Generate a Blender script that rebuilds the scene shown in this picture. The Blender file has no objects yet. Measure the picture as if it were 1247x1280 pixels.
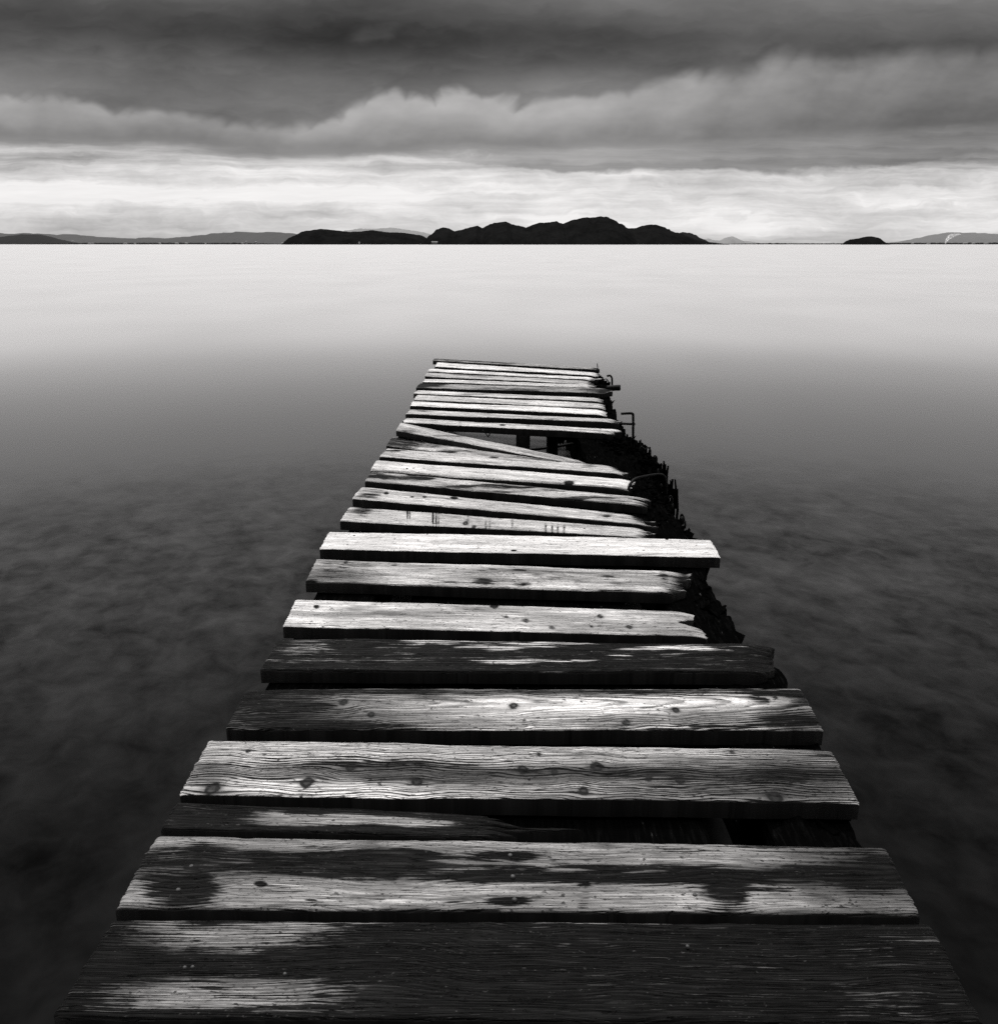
import bpy, math, random
import numpy as np
random.seed(4)
C = bpy.context.scene.collection
sc = bpy.context.scene

# ------------------------------------------------------------------ camera model (photo pixels -> world points)
F = 1113.0; PITCH = math.atan(335 / F); H = 1.25           # deck top is z = 0, eye 1.25 m above it
WATER = -0.60
cp, sp = math.cos(PITCH), math.sin(PITCH)
def ray(x, y):
    a = (x - 623.5) / F; b = (640 - y) / F
    return a, cp + b * sp, -sp + b * cp
def un(x, y, z=0.0):                                        # pixel -> point on the level z
    d = ray(x, y); t = (H - z) / -d[2]
    return np.array([d[0] * t, d[1] * t, z])
def at(x, y, Y):                                            # pixel -> point at the distance Y
    d = ray(x, y); t = Y / d[1]
    return np.array([d[0] * t, Y, H + d[2] * t])
def uv(x, y):                                               # pixel -> (x/y, z/y) of its direction
    d = ray(x, y)
    return d[0] / d[1], d[2] / d[1]
def project(x, y, z):
    zc = y * cp - (z - H) * sp
    yc = (z - H) * cp + y * sp
    return 623.5 + F * x / zc, 640 - F * yc / zc

# ------------------------------------------------------------------ numpy noise
_rng = np.random.RandomState(7)
_perm = _rng.permutation(512); _perm = np.concatenate([_perm, _perm, _perm])
_grad = _rng.rand(512) * 2 * math.pi
def noise2(x, y):
    x = np.asarray(x, float); y = np.asarray(y, float)
    xi = np.floor(x).astype(int); yi = np.floor(y).astype(int)
    fx = x - xi; fy = y - yi
    def g(ix, iy, dx, dy):
        h = _grad[_perm[(_perm[ix % 512] + iy) % 512]]
        return np.cos(h) * dx + np.sin(h) * dy
    u = fx * fx * fx * (fx * (fx * 6 - 15) + 10); v = fy * fy * fy * (fy * (fy * 6 - 15) + 10)
    a = g(xi, yi, fx, fy) * (1 - u) + g(xi + 1, yi, fx - 1, fy) * u
    b = g(xi, yi + 1, fx, fy - 1) * (1 - u) + g(xi + 1, yi + 1, fx - 1, fy - 1) * u
    return (a * (1 - v) + b * v) * 1.4
def fbm(x, y, o=4):
    s = 0; a = 1.0; f = 1.0
    for k in range(o):
        s = s + a * noise2(np.asarray(x) * f + 17.3 * k, np.asarray(y) * f + 9.1 * k); a *= .5; f *= 2.03
    return s

# ------------------------------------------------------------------ node expressions
class G:
    def __init__(s, nt): s.nt = nt
    def n(s, t, **k):
        o = s.nt.nodes.new(t)
        for a, b in k.items(): setattr(o, a, b)
        return o
    def put(s, sock, v):
        if isinstance(v, E_): s.nt.links.new(v.s, sock)
        elif hasattr(v, 'is_output'): s.nt.links.new(v, sock)
        else: sock.default_value = v
    def m(s, op, a, b=None, c=None, clamp=False):
        o = s.n('ShaderNodeMath', operation=op, use_clamp=clamp)
        s.put(o.inputs[0], a)
        if b is not None: s.put(o.inputs[1], b)
        if c is not None: s.put(o.inputs[2], c)
        return E_(s, o.outputs[0])
    def xyz(s, v):
        o = s.n('ShaderNodeSeparateXYZ'); s.put(o.inputs[0], v)
        return [E_(s, k) for k in o.outputs]
    def vec(s, x, y, z=0.0):
        o = s.n('ShaderNodeCombineXYZ')
        for i, k in enumerate((x, y, z)): s.put(o.inputs[i], k)
        return o.outputs[0]
    def noise(s, v, scale=1.0, det=3.0, rough=.5, dist=0.0):
        o = s.n('ShaderNodeTexNoise'); s.put(o.inputs['Vector'], v)
        o.inputs['Scale'].default_value = scale; o.inputs['Detail'].default_value = det
        o.inputs['Roughness'].default_value = rough; o.inputs['Distortion'].default_value = dist
        return E_(s, o.outputs[0])
    def ss(s, e, a, b):                                      # smoothstep
        o = s.n('ShaderNodeMapRange', interpolation_type='SMOOTHSTEP'); s.put(o.inputs[0], e)
        s.put(o.inputs[1], a); s.put(o.inputs[2], b)
        return E_(s, o.outputs[0])
    def mix(s, f, a, b): return a + (b - a) * f if isinstance(a, E_) else (b - a) * f + a
    def curve(s, e, pts, x0, x1, y0=0.0, y1=1.0):
        o = s.n('ShaderNodeFloatCurve'); cm = o.mapping; c = cm.curves[0]
        P = [((x - x0) / (x1 - x0), (y - y0) / (y1 - y0)) for x, y in pts]
        P.sort()
        c.points[0].location = P[0]; c.points[1].location = P[-1]
        for p in P[1:-1]: c.points.new(*p)
        cm.extend = 'HORIZONTAL'; cm.update()
        s.put(o.inputs[1], (e - x0) / (x1 - x0))
        return E_(s, o.outputs[0]) * (y1 - y0) + y0
    def attr(s, name, kind='Fac'):
        o = s.n('ShaderNodeAttribute', attribute_name=name)
        return E_(s, o.outputs[kind])
    def rgb(s, e, tint=(1, 1, 1)):
        o = s.n('ShaderNodeCombineColor')
        for i in range(3): s.put(o.inputs[i], e * tint[i])
        return o.outputs[0]
class E_:
    def __init__(s, g, sock): s.g = g; s.s = sock
    def __add__(s, o): return s.g.m('ADD', s, o)
    __radd__ = __add__
    def __sub__(s, o): return s.g.m('SUBTRACT', s, o)
    def __rsub__(s, o): return s.g.m('SUBTRACT', o, s)
    def __mul__(s, o): return s.g.m('MULTIPLY', s, o)
    __rmul__ = __mul__
    def __truediv__(s, o): return s.g.m('DIVIDE', s, o)
    def max(s, o): return s.g.m('MAXIMUM', s, o)
    def min(s, o): return s.g.m('MINIMUM', s, o)
    def pow(s, o): return s.g.m('POWER', s, o)
    def abs(s): return s.g.m('ABSOLUTE', s)
    def clamp(s): return s.g.m('ADD', s, 0.0, clamp=True)
    def fract(s): return s.g.m('FRACT', s)

WARM = (1.0, .985, .975)
def new_mat(name):
    m = bpy.data.materials.new(name); m.use_nodes = True
    nt = m.node_tree; nt.nodes.clear()
    return m, G(nt), nt.nodes.new('ShaderNodeOutputMaterial')
def principled(g, out, col, rough, spec=.5, bump=None, dist=.002, strength=1.0):
    p = g.n('ShaderNodeBsdfPrincipled')
    g.put(p.inputs['Base Color'], col); g.put(p.inputs['Roughness'], rough)
    g.put(p.inputs['Specular IOR Level'], spec)
    if bump is not None:
        b = g.n('ShaderNodeBump'); b.inputs['Distance'].default_value = dist; b.inputs['Strength'].default_value = strength
        g.put(b.inputs['Height'], bump); g.nt.links.new(b.outputs[0], p.inputs['Normal'])
    g.nt.links.new(p.outputs[0], out.inputs[0])
    return p

# ------------------------------------------------------------------ world: layered cloud deck over a clear sky
SUN_EL, SUN_AZ = math.radians(58), math.radians(-14)        # azimuth from +Y towards +X
def build_world():
    w = bpy.data.worlds.new("World"); sc.world = w; w.use_nodes = True
    nt = w.node_tree; nt.nodes.clear(); g = G(nt)
    tc = g.n('ShaderNodeTexCoord'); d = tc.outputs['Generated']
    x, y, z = g.xyz(d)
    yy = y.max(.30)
    u = x / yy; v = z / yy
    # soft warp that makes the cloud edges billow and shear
    nA = g.noise(g.vec(u * 3.4, v * 11.0, .3), 1.0, 4, .5)
    nB = g.noise(g.vec(u * 17.0, v * 40.0, 2.3), 1.0, 4, .55)
    nC = g.noise(g.vec(u * 46.0, v * 90.0, 5.1), 1.0, 3, .5)
    def puff(fu, fv, seed, lean=.6):                          # round tops, sharp notches
        n = g.noise(g.vec((u - v * lean + (nB - .5) * .012) * fu, v * fv + seed, seed), 1.0, 0, .5)
        return ((n - .5).abs() * 5.0).min(1.0)
    pf = (puff(9.0, 7.0, 3.0, .25) * .60 + puff(25.0, 18.0, 7.0, .3) * (.26 + .30 * g.ss(nA, .40, .60)) + puff(56.0, 60.0, 12.0, .3) * .09 + (nB - .5) * .45 + (nC - .5) * .12)
    pf2 = puff(9.0, 6.0, 21.0) * .55 + puff(24.0, 16.0, 25.0) * .35 + puff(58.0, 30.0, 31.0) * .14
    st = g.noise(g.vec(u * 3.2 + v * 6, v * 62.0 + nB * .8, 8.0), 1.0, 5, .6)      # horizontal streaks
    st2 = g.noise(g.vec(u * 11.0 - v * 8, v * 150.0 + nB * 1.5, 11.0), 1.0, 4, .6)
    st3 = g.noise(g.vec(u * 7.0, v * 34.0 + nB * 1.5, 14.0), 1.0, 5, .6)
    U0, U1, V0, V1 = -.75, .75, 0.0, .40
    def line(pts):
        return g.curve(u, [uv(*p) for p in pts], U0, U1, V0, V1)
    bT = line([(-200, 118), (0, 130), (60, 126), (110, 126), (140, 140), (200, 137), (300, 156), (390, 156), (425, 142), (485, 122), (560, 126), (640, 134), (700, 131), (760, 122), (820, 107), (880, 98), (930, 93), (1000, 78), (1080, 80), (1160, 73), (1247, 68), (1450, 58)])
    bM = line([(-200, 172), (0, 176), (120, 180), (220, 182), (300, 192), (420, 193), (560, 188), (700, 182), (850, 178), (1000, 172), (1247, 162), (1450, 155)])
    bC = line([(-200, 160), (300, 182), (480, 196), (560, 203), (640, 212), (760, 217), (900, 214), (960, 217), (1050, 213), (1150, 206), (1247, 194), (1450, 190)])
    # bright band near the horizon
    base = g.curve(v, [(uv(623, k)[1], b) for k, b in [(305, .80), (297, .83), (286, .87), (270, .885), (255, .90), (240, .91), (225, .90), (210, .84), (196, .76), (180, .70), (150, .6), (0, .5)]], V0, V1)
    topgap = g.ss(v, uv(0, 226)[1], uv(0, 196)[1])
    base = base - .03 + (st - .5) * (.34 + topgap * .5) + (st2 - .5) * .16 + (st3 - .5) * .50 - g.ss(u, .05, .4) * g.ss(v, uv(0, 262)[1], uv(0, 225)[1]) * .08
    leftlow = g.ss(u, -.06, -.36) * g.ss(v, uv(623, 258)[1], uv(623, 280)[1])
    base = base - leftlow * (.10 + (st - .5) * .5)
    base = base + g.ss(u, -.08, -.22) * g.ss((v - uv(0, 243)[1]).abs(), .012, .0) * .10
    base = base.min(.93 + (st2 - .5) * .12)
    # grey middle band on the right
    aC = g.ss(v - bC + (nB - .5) * .016 + (nC - .5) * .010 + (st3 - .5) * .02, -.0015, .0045) * g.ss(u + (nB - .5) * .25 + (st3 - .5) * .5, -.13, .03)
    cC = .575 + (nA - .5) * .30 + (st - .5) * .35 + (nB - .5) * .14 - g.ss(u, .0, .5) * .05
    # middle cumulus bank
    eM = v - bM + (nA - .5) * .014 + (nB - .5) * .016 + (st3 - .5) * .016
    aM = g.ss(eM, -.009, .010)
    bT2 = bT + (pf - .36) * (.020 - g.ss(u, .05, .25) * .007)
    bTs = bT + (puff(9.0, 7.0, 3.0, .25) * .6 + (nB - .5) * .3 - .22) * .018
    hM = ((v - bM) / (bTs - bM).max(.004)).clamp()
    rim = g.curve(u, [(-.6, .60), (-.45, .63), (-.3, .56), (-.17, .63), (0, .66), (.12, .64), (.3, .54), (.5, .47), (.7, .44)], U0, U1)
    cM = g.mix(g.ss(hM, .0, .9), .475 - g.ss(u, .10, .5) * .06, rim) + (nA - .5) * .26 + (nB - .5) * .16 + (pf2 - .36) * .035
    # dark upper deck
    eT = v - bT2 + (nC - .5) * .006 + (nB - .5) * .006
    aT = g.ss(eT + (st3 - .5) * .012, -.006 - g.ss(u, .1, .4) * .003, .0085 + g.ss(u, .1, .4) * .006)
    diag = v + u * .03
    cT = g.curve(diag, [(uv(623, k)[1], b) for k, b in [(190, .44), (140, .435), (112, .41), (92, .365), (66, .275), (45, .245), (22, .285), (0, .34), (-40, .42)]], V0, V1)
    cT = cT + (nA - .5) * .20 + (st3 - .5) * .16 + (nB - .5) * .08 + g.ss(u, -.14, .10) * .075 + g.ss(u, -.35, -.52) * .06
    lite = g.ss((u - uv(467, 0)[0]).abs() + (nB - .5) * .07, .030, .0) * g.ss((v - uv(465, 42)[1] - (u - uv(467, 0)[0]) * .12).abs() + (nC - .5) * .008 + (nB - .5) * .012, .011, .001)
    cT = cT + lite * .08
    s = g.mix(aC, base, cC)
    s = g.mix(aM, s, cM)
    s = g.mix(aT, s, cT)
    s = s.max(.05).pow(2.2)
    # the part of the cloud deck above the frame: lighter overhead, dark at the back
    el = g.m('ARCSINE', z)
    up = g.curve(el, [(0.0, .20), (.25, .15), (.40, .22), (.6, .45), (.85, 1.0), (1.15, 1.9), (1.57, 2.3)], 0, 1.57, 0, 3)
    up = up * (.7 + .6 * g.noise(d, 3.0, 3, .5))
    s = g.mix(g.ss(el, .235, .30), s, up)
    back = g.ss(y, .35, -.15)
    hi = g.ss(el, .75, 1.35)
    s = s * (1.0 - back * (1.0 - hi) * .86)
    s = s * g.ss(z, -.10, -.02).max(.0)
    sky = g.n('ShaderNodeTexSky', sky_type='NISHITA', sun_disc=False)
    sky.sun_elevation = SUN_EL; sky.sun_rotation = SUN_AZ
    bw = g.n('ShaderNodeRGBToBW'); nt.links.new(sky.outputs[0], bw.inputs[0])
    clear = E_(g, bw.outputs[0]) * .006                       # what little of the clear sky filters through
    s = s + clear * s
    bg = g.n('ShaderNodeBackground')
    nt.links.new(g.rgb(s * 10.0, (1.0, .984, .976)), bg.inputs[0]); bg.inputs[1].default_value = .1
    o = g.n('ShaderNodeOutputWorld'); nt.links.new(bg.outputs[0], o.inputs[0])
build_world()

sun = bpy.data.lights.new("sun", 'SUN'); sun.energy = 1.5; sun.angle = math.radians(14); sun.color = (1, .985, .97)
so = bpy.data.objects.new("sun", sun); C.objects.link(so)
from mathutils import Vector
sd = Vector((math.cos(SUN_EL) * math.sin(SUN_AZ), math.cos(SUN_EL) * math.cos(SUN_AZ), math.sin(SUN_EL)))
so.rotation_euler = sd.to_track_quat('Z', 'Y').to_euler()

# ------------------------------------------------------------------ object helpers
def link(name, verts, faces, mat, parent=None, smooth=True, label=None):
    me = bpy.data.meshes.new(name); me.from_pydata([tuple(map(float, p)) for p in verts], [], faces); me.update()
    if smooth: me.shade_smooth()
    if mat: me.materials.append(mat)
    o = bpy.data.objects.new(name, me); C.objects.link(o)
    if parent: o.parent = parent
    if label: o['label'] = label
    return o
def tag(o, label=None, cat=None, group=None, kind=None):
    for k, val in (('label', label), ('category', cat), ('group', group), ('kind', kind)):
        if val: o[k] = val
    return o
def empty(name, loc=(0, 0, 0)):
    o = bpy.data.objects.new(name, None); C.objects.link(o); o.location = loc; o.empty_display_size = .2
    return o
def tube(pts, r, n=8, cap=True):
    pts = [Vector(p) for p in pts]; V = []; Fc = []
    rs = r if isinstance(r, (list, tuple)) else [r] * len(pts)
    side = None
    for i, p in enumerate(pts):
        t = (pts[min(i + 1, len(pts) - 1)] - pts[max(i - 1, 0)]).normalized()
        if side is None:
            side = t.orthogonal().normalized()
        side = (side - t * side.dot(t)).normalized(); b = t.cross(side)
        for k in range(n):
            a = 2 * math.pi * k / n
            V.append(p + (side * math.cos(a) + b * math.sin(a)) * rs[i])
    for i in range(len(pts) - 1):
        for k in range(n):
            Fc.append((i * n + k, i * n + (k + 1) % n, (i + 1) * n + (k + 1) % n, (i + 1) * n + k))
    if cap:
        Fc.append(tuple(range(n - 1, -1, -1))); Fc.append(tuple((len(pts) - 1) * n + k for k in range(n)))
    return V, Fc
def smooth_path(pts, sub=6):
    P = [np.array(p, float) for p in pts]; out = []
    for i in range(len(P) - 1):
        p0 = P[max(i - 1, 0)]; p1 = P[i]; p2 = P[i + 1]; p3 = P[min(i + 2, len(P) - 1)]
        for k in range(sub):
            t = k / sub
            out.append(.5 * ((2 * p1) + (-p0 + p2) * t + (2 * p0 - 5 * p1 + 4 * p2 - p3) * t * t + (-p0 + 3 * p1 - 3 * p2 + p3) * t ** 3))
    out.append(P[-1]); return out

# ------------------------------------------------------------------ materials
def wood_material():
    m, g, out = new_mat('weathered_wood')
    wp = E_(g, g.n('ShaderNodeAttribute', attribute_name='wp').outputs['Vector'])
    X, Y, S = g.xyz(wp)
    ring, knot, wet, tone, late, streaky = (g.attr(k) for k in ('ring', 'knot', 'wet', 'tone', 'late', 'streaky'))
    fib = g.noise(g.vec(X * 16, Y * 520, S), 1, 3, .6)
    fib2 = g.noise(g.vec(X * 5, Y * 170, S + 3), 1, 4, .6)
    strk = g.noise(g.vec(X * 3.5, Y * 60, S + 7), 1, 4, .6)
    mott = g.noise(g.vec(X * 16, Y * 26, S + 11), 1, 4, .6)
    speck = g.noise(g.vec(X * 110, Y * 190, S + 13), 1, 2, .5)
    crk = g.noise(g.vec(X * 2.6, Y * 95, S + 19), 1, 2, .5)
    rr = (ring + (fib2 - .5) * .45 + (strk - .5) * .5 + (mott - .5) * .4).fract()
    l = g.ss(rr, .30, .80) * g.ss(rr, 1.0, .90)
    crack = g.ss((crk - .5).abs(), .013, .003) * g.ss(mott, .42, .56)
    nick = g.ss(g.noise(g.vec(X * 22, Y * 230, S + 31), 1, 2, .5), .645, .70) * g.ss(g.noise(g.vec(X * 3, Y * 9, S + 33), 1, 2, .5), .42, .60)
    pit = g.ss(g.noise(g.vec(X * 75, Y * 95, S + 37), 1, 1, .5), .66, .72) * g.ss(mott, .44, .58)
    stain = g.ss(g.noise(g.vec(X * 3.2, Y * 11, S + 41), 1, 4, .62), .56, .70)
    nz = (strk - .5) * 2.8 + (fib2 - .5) * 3.2 + (mott - .5) * 1.3 + (fib - .5) * 2.0
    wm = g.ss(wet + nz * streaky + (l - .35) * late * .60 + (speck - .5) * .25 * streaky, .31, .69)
    blot = g.noise(g.vec(X * 2.6, Y * 14, S + 23), 1, 3, .55)
    rv = g.noise(g.vec(ring * .85, S + 29, 0.0), 1, 2, .5)
    l = l * (g.ss(rv, .30, .66) * 1.1 + .15).min(1.0)
    gr = .35 + streaky * 1.6
    grain = g.m('POWER', 2.0, ((fib - .5) * 3.6 + (fib2 - .5) * 4.2 + (mott - .5) * 2.4 + (strk - .5) * 2.2) * gr)
    dry = tone * (1.0 - late * .92 * l) * grain * g.m('POWER', 2.0, (blot - .5) * (.8 + streaky * 5.5))
    dry = dry * (1.0 - crack * .9) * (1.0 - g.ss(speck, .63, .70) * .7) * (1.0 - nick * .85) * (1.0 - pit * .8) * (1.0 - stain * (.25 + streaky * .9))
    wetc = .0025 + .014 * (1.0 - l) * g.ss(fib + (fib2 - .5) * .8, .38, .70) + g.ss(speck + (fib - .5) * .5 + (strk - .5) * .5, .69, .86) * .06
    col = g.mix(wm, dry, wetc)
    col = g.mix((knot * (.92 + (fib2 - .5) * .7)).clamp(), col, .006 + .03 * g.ss(fib2, .5, .7))
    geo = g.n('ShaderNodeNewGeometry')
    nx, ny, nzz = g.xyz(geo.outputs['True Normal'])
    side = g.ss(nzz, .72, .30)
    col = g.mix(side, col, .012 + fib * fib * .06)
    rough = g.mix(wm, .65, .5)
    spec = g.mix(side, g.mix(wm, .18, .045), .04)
    h = (1.0 - l) * (.25 + late * .9) + fib * .30 + fib2 * .35 - crack * 1.4 - nick * .7 - pit * .7 + mott * .25
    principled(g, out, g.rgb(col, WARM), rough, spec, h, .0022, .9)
    return m
WOOD = wood_material()
def rotten_material():
    m, g, out = new_mat('rotten_wet_wood')
    tc = g.n('ShaderNodeTexCoord'); x, y, z = g.xyz(tc.outputs['Object'])
    f = g.noise(g.vec(x * 120, y * 9, z * 90), 1, 4, .6)
    c = g.noise(g.vec(x * 30, y * 30, z * 30), 1, 5, .65)
    col = .0018 + g.ss(f, .45, .75) * .004 + g.ss(f, .60, .72) * g.ss(c, .57, .70) * .16  # last term paints glints into the colour as pale flecks
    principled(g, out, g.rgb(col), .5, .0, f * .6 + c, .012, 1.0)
    return m
ROT = rotten_material()
def pile_material():
    m, g, out = new_mat('waterlogged_pile')
    tc = g.n('ShaderNodeTexCoord'); x, y, z = g.xyz(tc.outputs['Object'])
    f = g.noise(g.vec(x * 60, y * 60, z * 6), 1, 4, .6)
    c = g.noise(g.vec(x * 25, y * 25, z * 25), 1, 4, .6)
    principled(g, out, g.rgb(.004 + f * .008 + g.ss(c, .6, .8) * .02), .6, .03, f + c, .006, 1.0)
    return m
PILE = pile_material()
def iron_material():
    m, g, out = new_mat('rusted_iron')
    tc = g.n('ShaderNodeTexCoord')
    c = g.noise(tc.outputs['Object'], 90, 4, .6)
    principled(g, out, g.rgb(.004 + g.ss(c, .45, .7) * .010), .5, .12, c, .002, .8)
    return m
IRON = iron_material()
def nail_material():
    m, g, out = new_mat('worn_nail_steel')
    tc = g.n('ShaderNodeTexCoord')
    c = g.noise(tc.outputs['Object'], 200, 3, .6)
    p = principled(g, out, g.rgb(.03 + c * .14), .6, .2)
    p.inputs['Metallic'].default_value = .1
    return m
NAIL = nail_material()
def land_material(name, albedo, var, scale):
    m, g, out = new_mat(name)
    tc = g.n('ShaderNodeTexCoord')
    c = g.noise(tc.outputs['Object'], scale, 5, .65)
    d = g.noise(tc.outputs['Object'], scale * 6, 3, .6)
    principled(g, out, g.rgb(albedo * (1 + (c - .5) * var * 2 + (d - .5) * var)), 1.0, 0.0)
    return m

# ------------------------------------------------------------------ water
def build_water():
    m, g, out = new_mat('still_water')
    geo = g.n('ShaderNodeNewGeometry')
    P = geo.outputs['Position']; x, y, z = g.xyz(P)
    dt = g.n('ShaderNodeVectorMath', operation='DOT_PRODUCT')
    m.node_tree.links.new(geo.outputs['Incoming'], dt.inputs[0]); m.node_tree.links.new(geo.outputs['True Normal'], dt.inputs[1])
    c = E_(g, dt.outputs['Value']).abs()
    # weed beds and slow swell blurred together under the surface
    w1 = g.noise(g.vec(x * 3.0 + y * 1.2, y * 2.5 - x * .8, .0), 1, 4, .55, .5)
    w2 = g.noise(g.vec(x * 8 + y * 3, y * 6.5 - x * 2.2, 4.0), 1, 3, .6, .5)
    w3 = g.noise(g.vec(x * .25, y * .12, 9.0), 1, 2, .5)
    w4 = g.noise(g.vec(x * .9, y * .9, 14.0), 1, 2, .5)
    mot = (w1 - .5) * 1.7 + (w2 - .5) * 1.2 + (w4 - .5) * .7
    # body colour with sky sheen painted in, against the sine of the viewing angle
    painted_sheen = g.curve(c, [(0, .83), (.013, .81), (.05, .73), (.085, .62), (.128, .31), (.17, .155), (.212, .088), (.252, .042), (.30, .027), (.339, .023), (.42, .0115), (.49, .0058), (.55, .004), (.73, .003), (1, .003)], 0, 1)
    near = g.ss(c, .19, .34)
    painted_sheen = painted_sheen * (1.0 + mot * (near * 1.5)).max(.25) * (1.0 + (w3 - .5) * .25)
    body = g.n('ShaderNodeBsdfDiffuse'); m.node_tree.links.new(g.rgb(painted_sheen, (1, .988, .988)), body.inputs[0])
    gl = g.n('ShaderNodeBsdfAnisotropic'); gl.inputs['Roughness'].default_value = .24
    gl.inputs['Color'].default_value = (.95, .95, .955, 1)
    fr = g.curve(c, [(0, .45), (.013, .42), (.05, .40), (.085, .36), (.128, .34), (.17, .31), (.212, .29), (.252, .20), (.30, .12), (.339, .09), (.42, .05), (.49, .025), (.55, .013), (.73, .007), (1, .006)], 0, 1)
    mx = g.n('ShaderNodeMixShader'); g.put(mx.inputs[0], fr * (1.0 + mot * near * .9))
    m.node_tree.links.new(body.outputs[0], mx.inputs[1]); m.node_tree.links.new(gl.outputs[0], mx.inputs[2])
    m.node_tree.links.new(mx.outputs[0], out.inputs[0])
    L = [-45000, -4000, -400, -40, -8, 8, 40, 400, 4000, 45000]; n = len(L)
    V = [(a, b, WATER) for b in L for a in L]
    Fc = [(j * n + i, j * n + i + 1, (j + 1) * n + i + 1, (j + 1) * n + i) for j in range(n - 1) for i in range(n - 1)]
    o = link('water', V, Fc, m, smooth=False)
    tag(o, kind='structure')
build_water()

# ------------------------------------------------------------------ far land
def hill(name, sil, D, depth, mat, rough=.0, seed=0, step=1.5, label=None, cat=None, shape=.75):
    xs = np.arange(sil[0][0], sil[-1][0] + .01, step)
    ys = np.interp(xs, [p[0] for p in sil], [p[1] for p in sil])
    xs_u = np.array([uv(a, 305)[0] for a in xs]); hs = (305 - ys) / F * D
    hs = hs + fbm(xs * .22 + seed, xs * 0 + seed, 4) * rough * D / F * np.clip((305 - ys) / 4, 0, 1)
    hs = np.maximum(hs, 0.3) + 1.8
    T = np.linspace(-1, 1, 15); V = []
    EE = fbm(xs[None, :] * .10 + seed, T[:, None] * 2.2 + seed, 3)
    for t in T:
        k = np.cos(t * math.pi / 2) ** shape if abs(t) < 1 else 0
        for i in range(len(xs)):
            w = depth * (.25 + .75 * hs[i] / hs.max())
            yy = D + t * w
            e = EE[int(round((t + 1) * 7)), i]
            zz = WATER - .5 + hs[i] * k * (1 + (.22 * e if abs(t) > .1 else 0) * (1 - abs(t)))
            V.append((xs_u[i] * D, yy, min(zz, hs[i] + WATER)))
    n = len(xs)
    Fc = [(j * n + i, j * n + i + 1, (j + 1) * n + i + 1, (j + 1) * n + i) for j in range(len(T) - 1) for i in range(n - 1)]
    o = link(name, V, Fc, mat)
    return tag(o, label, cat, None, 'structure')
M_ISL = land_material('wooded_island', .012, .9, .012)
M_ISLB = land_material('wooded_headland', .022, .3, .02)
M_FAR1 = land_material('far_mountain_haze', .13, .12, .001)  # aerial haze is painted into the far land as paler albedo
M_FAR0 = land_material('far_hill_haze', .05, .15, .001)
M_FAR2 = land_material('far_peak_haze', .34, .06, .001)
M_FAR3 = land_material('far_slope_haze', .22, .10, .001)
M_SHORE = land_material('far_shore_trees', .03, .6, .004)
hill('island', [(357, 304.6), (362, 299.5), (370, 295), (380, 290.8), (392, 288.6), (402, 287.5), (415, 288.6), (428, 289.8), (441, 291.2), (452, 290.2), (465, 288.8), (475, 290.2), (487, 291.6), (500, 291.6), (515, 293.2), (527, 295), (535, 299), (541, 302.5), (545, 304.6)], 4600, 330, M_ISL, .22, 1, 1.0, 'low dark wooded island left of the tallest hill on the horizon', 'island')
hill('island', [(526, 304.6), (531, 300), (538, 294.5), (546, 288.8), (554, 285.6), (562, 287.2), (569, 290.4), (577, 288.5), (588, 285.5), (597, 283.6), (603, 287), (612, 282), (620, 280.4), (632, 279), (640, 282.2), (650, 284.5), (657, 286), (666, 282.6), (674, 280.2), (682, 280.6), (693, 279.3), (702, 282), (712, 278.2), (724, 275.8), (736, 274.6), (748, 273.8), (758, 275.6), (768, 279), (777, 283.6), (784, 286.8), (796, 286.4), (803, 283.6), (811, 282.6), (821, 285), (833, 288.2), (845, 292), (856, 295.6), (866, 299), (876, 301.5), (886, 302.6), (895, 303.4), (904, 304.6)], 4000, 420, M_ISL, .22, 5, 1.0, 'large dark island with a rounded main summit in the middle of the horizon', 'island')
hill('headland', [(838, 304.6), (843, 295), (852, 291), (862, 292.4), (872, 297.5), (882, 301), (890, 304.6)], 5600, 250, M_ISLB, .4, 9, 1.0, 'greyer headland just behind the right end of the large island', 'headland')
hill('island', [(1053, 304.8), (1058, 301.4), (1064, 299.2), (1072, 298.2), (1080, 296.4), (1089, 296), (1095, 297.2), (1100, 300.4), (1106, 303.4), (1110, 304.8)], 3800, 90, M_ISL, .2, 14, .7, 'small dark dome-shaped islet alone toward the right of the horizon', 'island')
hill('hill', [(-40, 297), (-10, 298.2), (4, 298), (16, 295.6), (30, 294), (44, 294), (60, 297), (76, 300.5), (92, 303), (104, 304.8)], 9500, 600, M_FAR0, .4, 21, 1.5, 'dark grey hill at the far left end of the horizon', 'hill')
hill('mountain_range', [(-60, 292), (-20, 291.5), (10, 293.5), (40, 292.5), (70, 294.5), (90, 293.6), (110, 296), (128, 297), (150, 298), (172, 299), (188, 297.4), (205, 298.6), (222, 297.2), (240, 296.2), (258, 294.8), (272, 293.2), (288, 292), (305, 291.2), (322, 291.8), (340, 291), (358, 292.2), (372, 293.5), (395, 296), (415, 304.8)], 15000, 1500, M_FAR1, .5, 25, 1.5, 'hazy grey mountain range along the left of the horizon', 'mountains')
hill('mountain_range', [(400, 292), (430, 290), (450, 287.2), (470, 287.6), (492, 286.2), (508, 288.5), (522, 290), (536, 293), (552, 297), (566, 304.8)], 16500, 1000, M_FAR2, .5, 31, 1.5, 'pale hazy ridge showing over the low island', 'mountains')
hill('mountain_peak', [(868, 304.8), (876, 299.6), (884, 298.6), (893, 300.8), (902, 300.4), (908, 297.4), (913, 296.2), (918, 298.4), (925, 301), (933, 301.4), (944, 303), (956, 304.8)], 15500, 700, M_FAR2, .5, 37, 1.0, 'tiny pale cone-shaped peak right of the large island', 'mountain')
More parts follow.
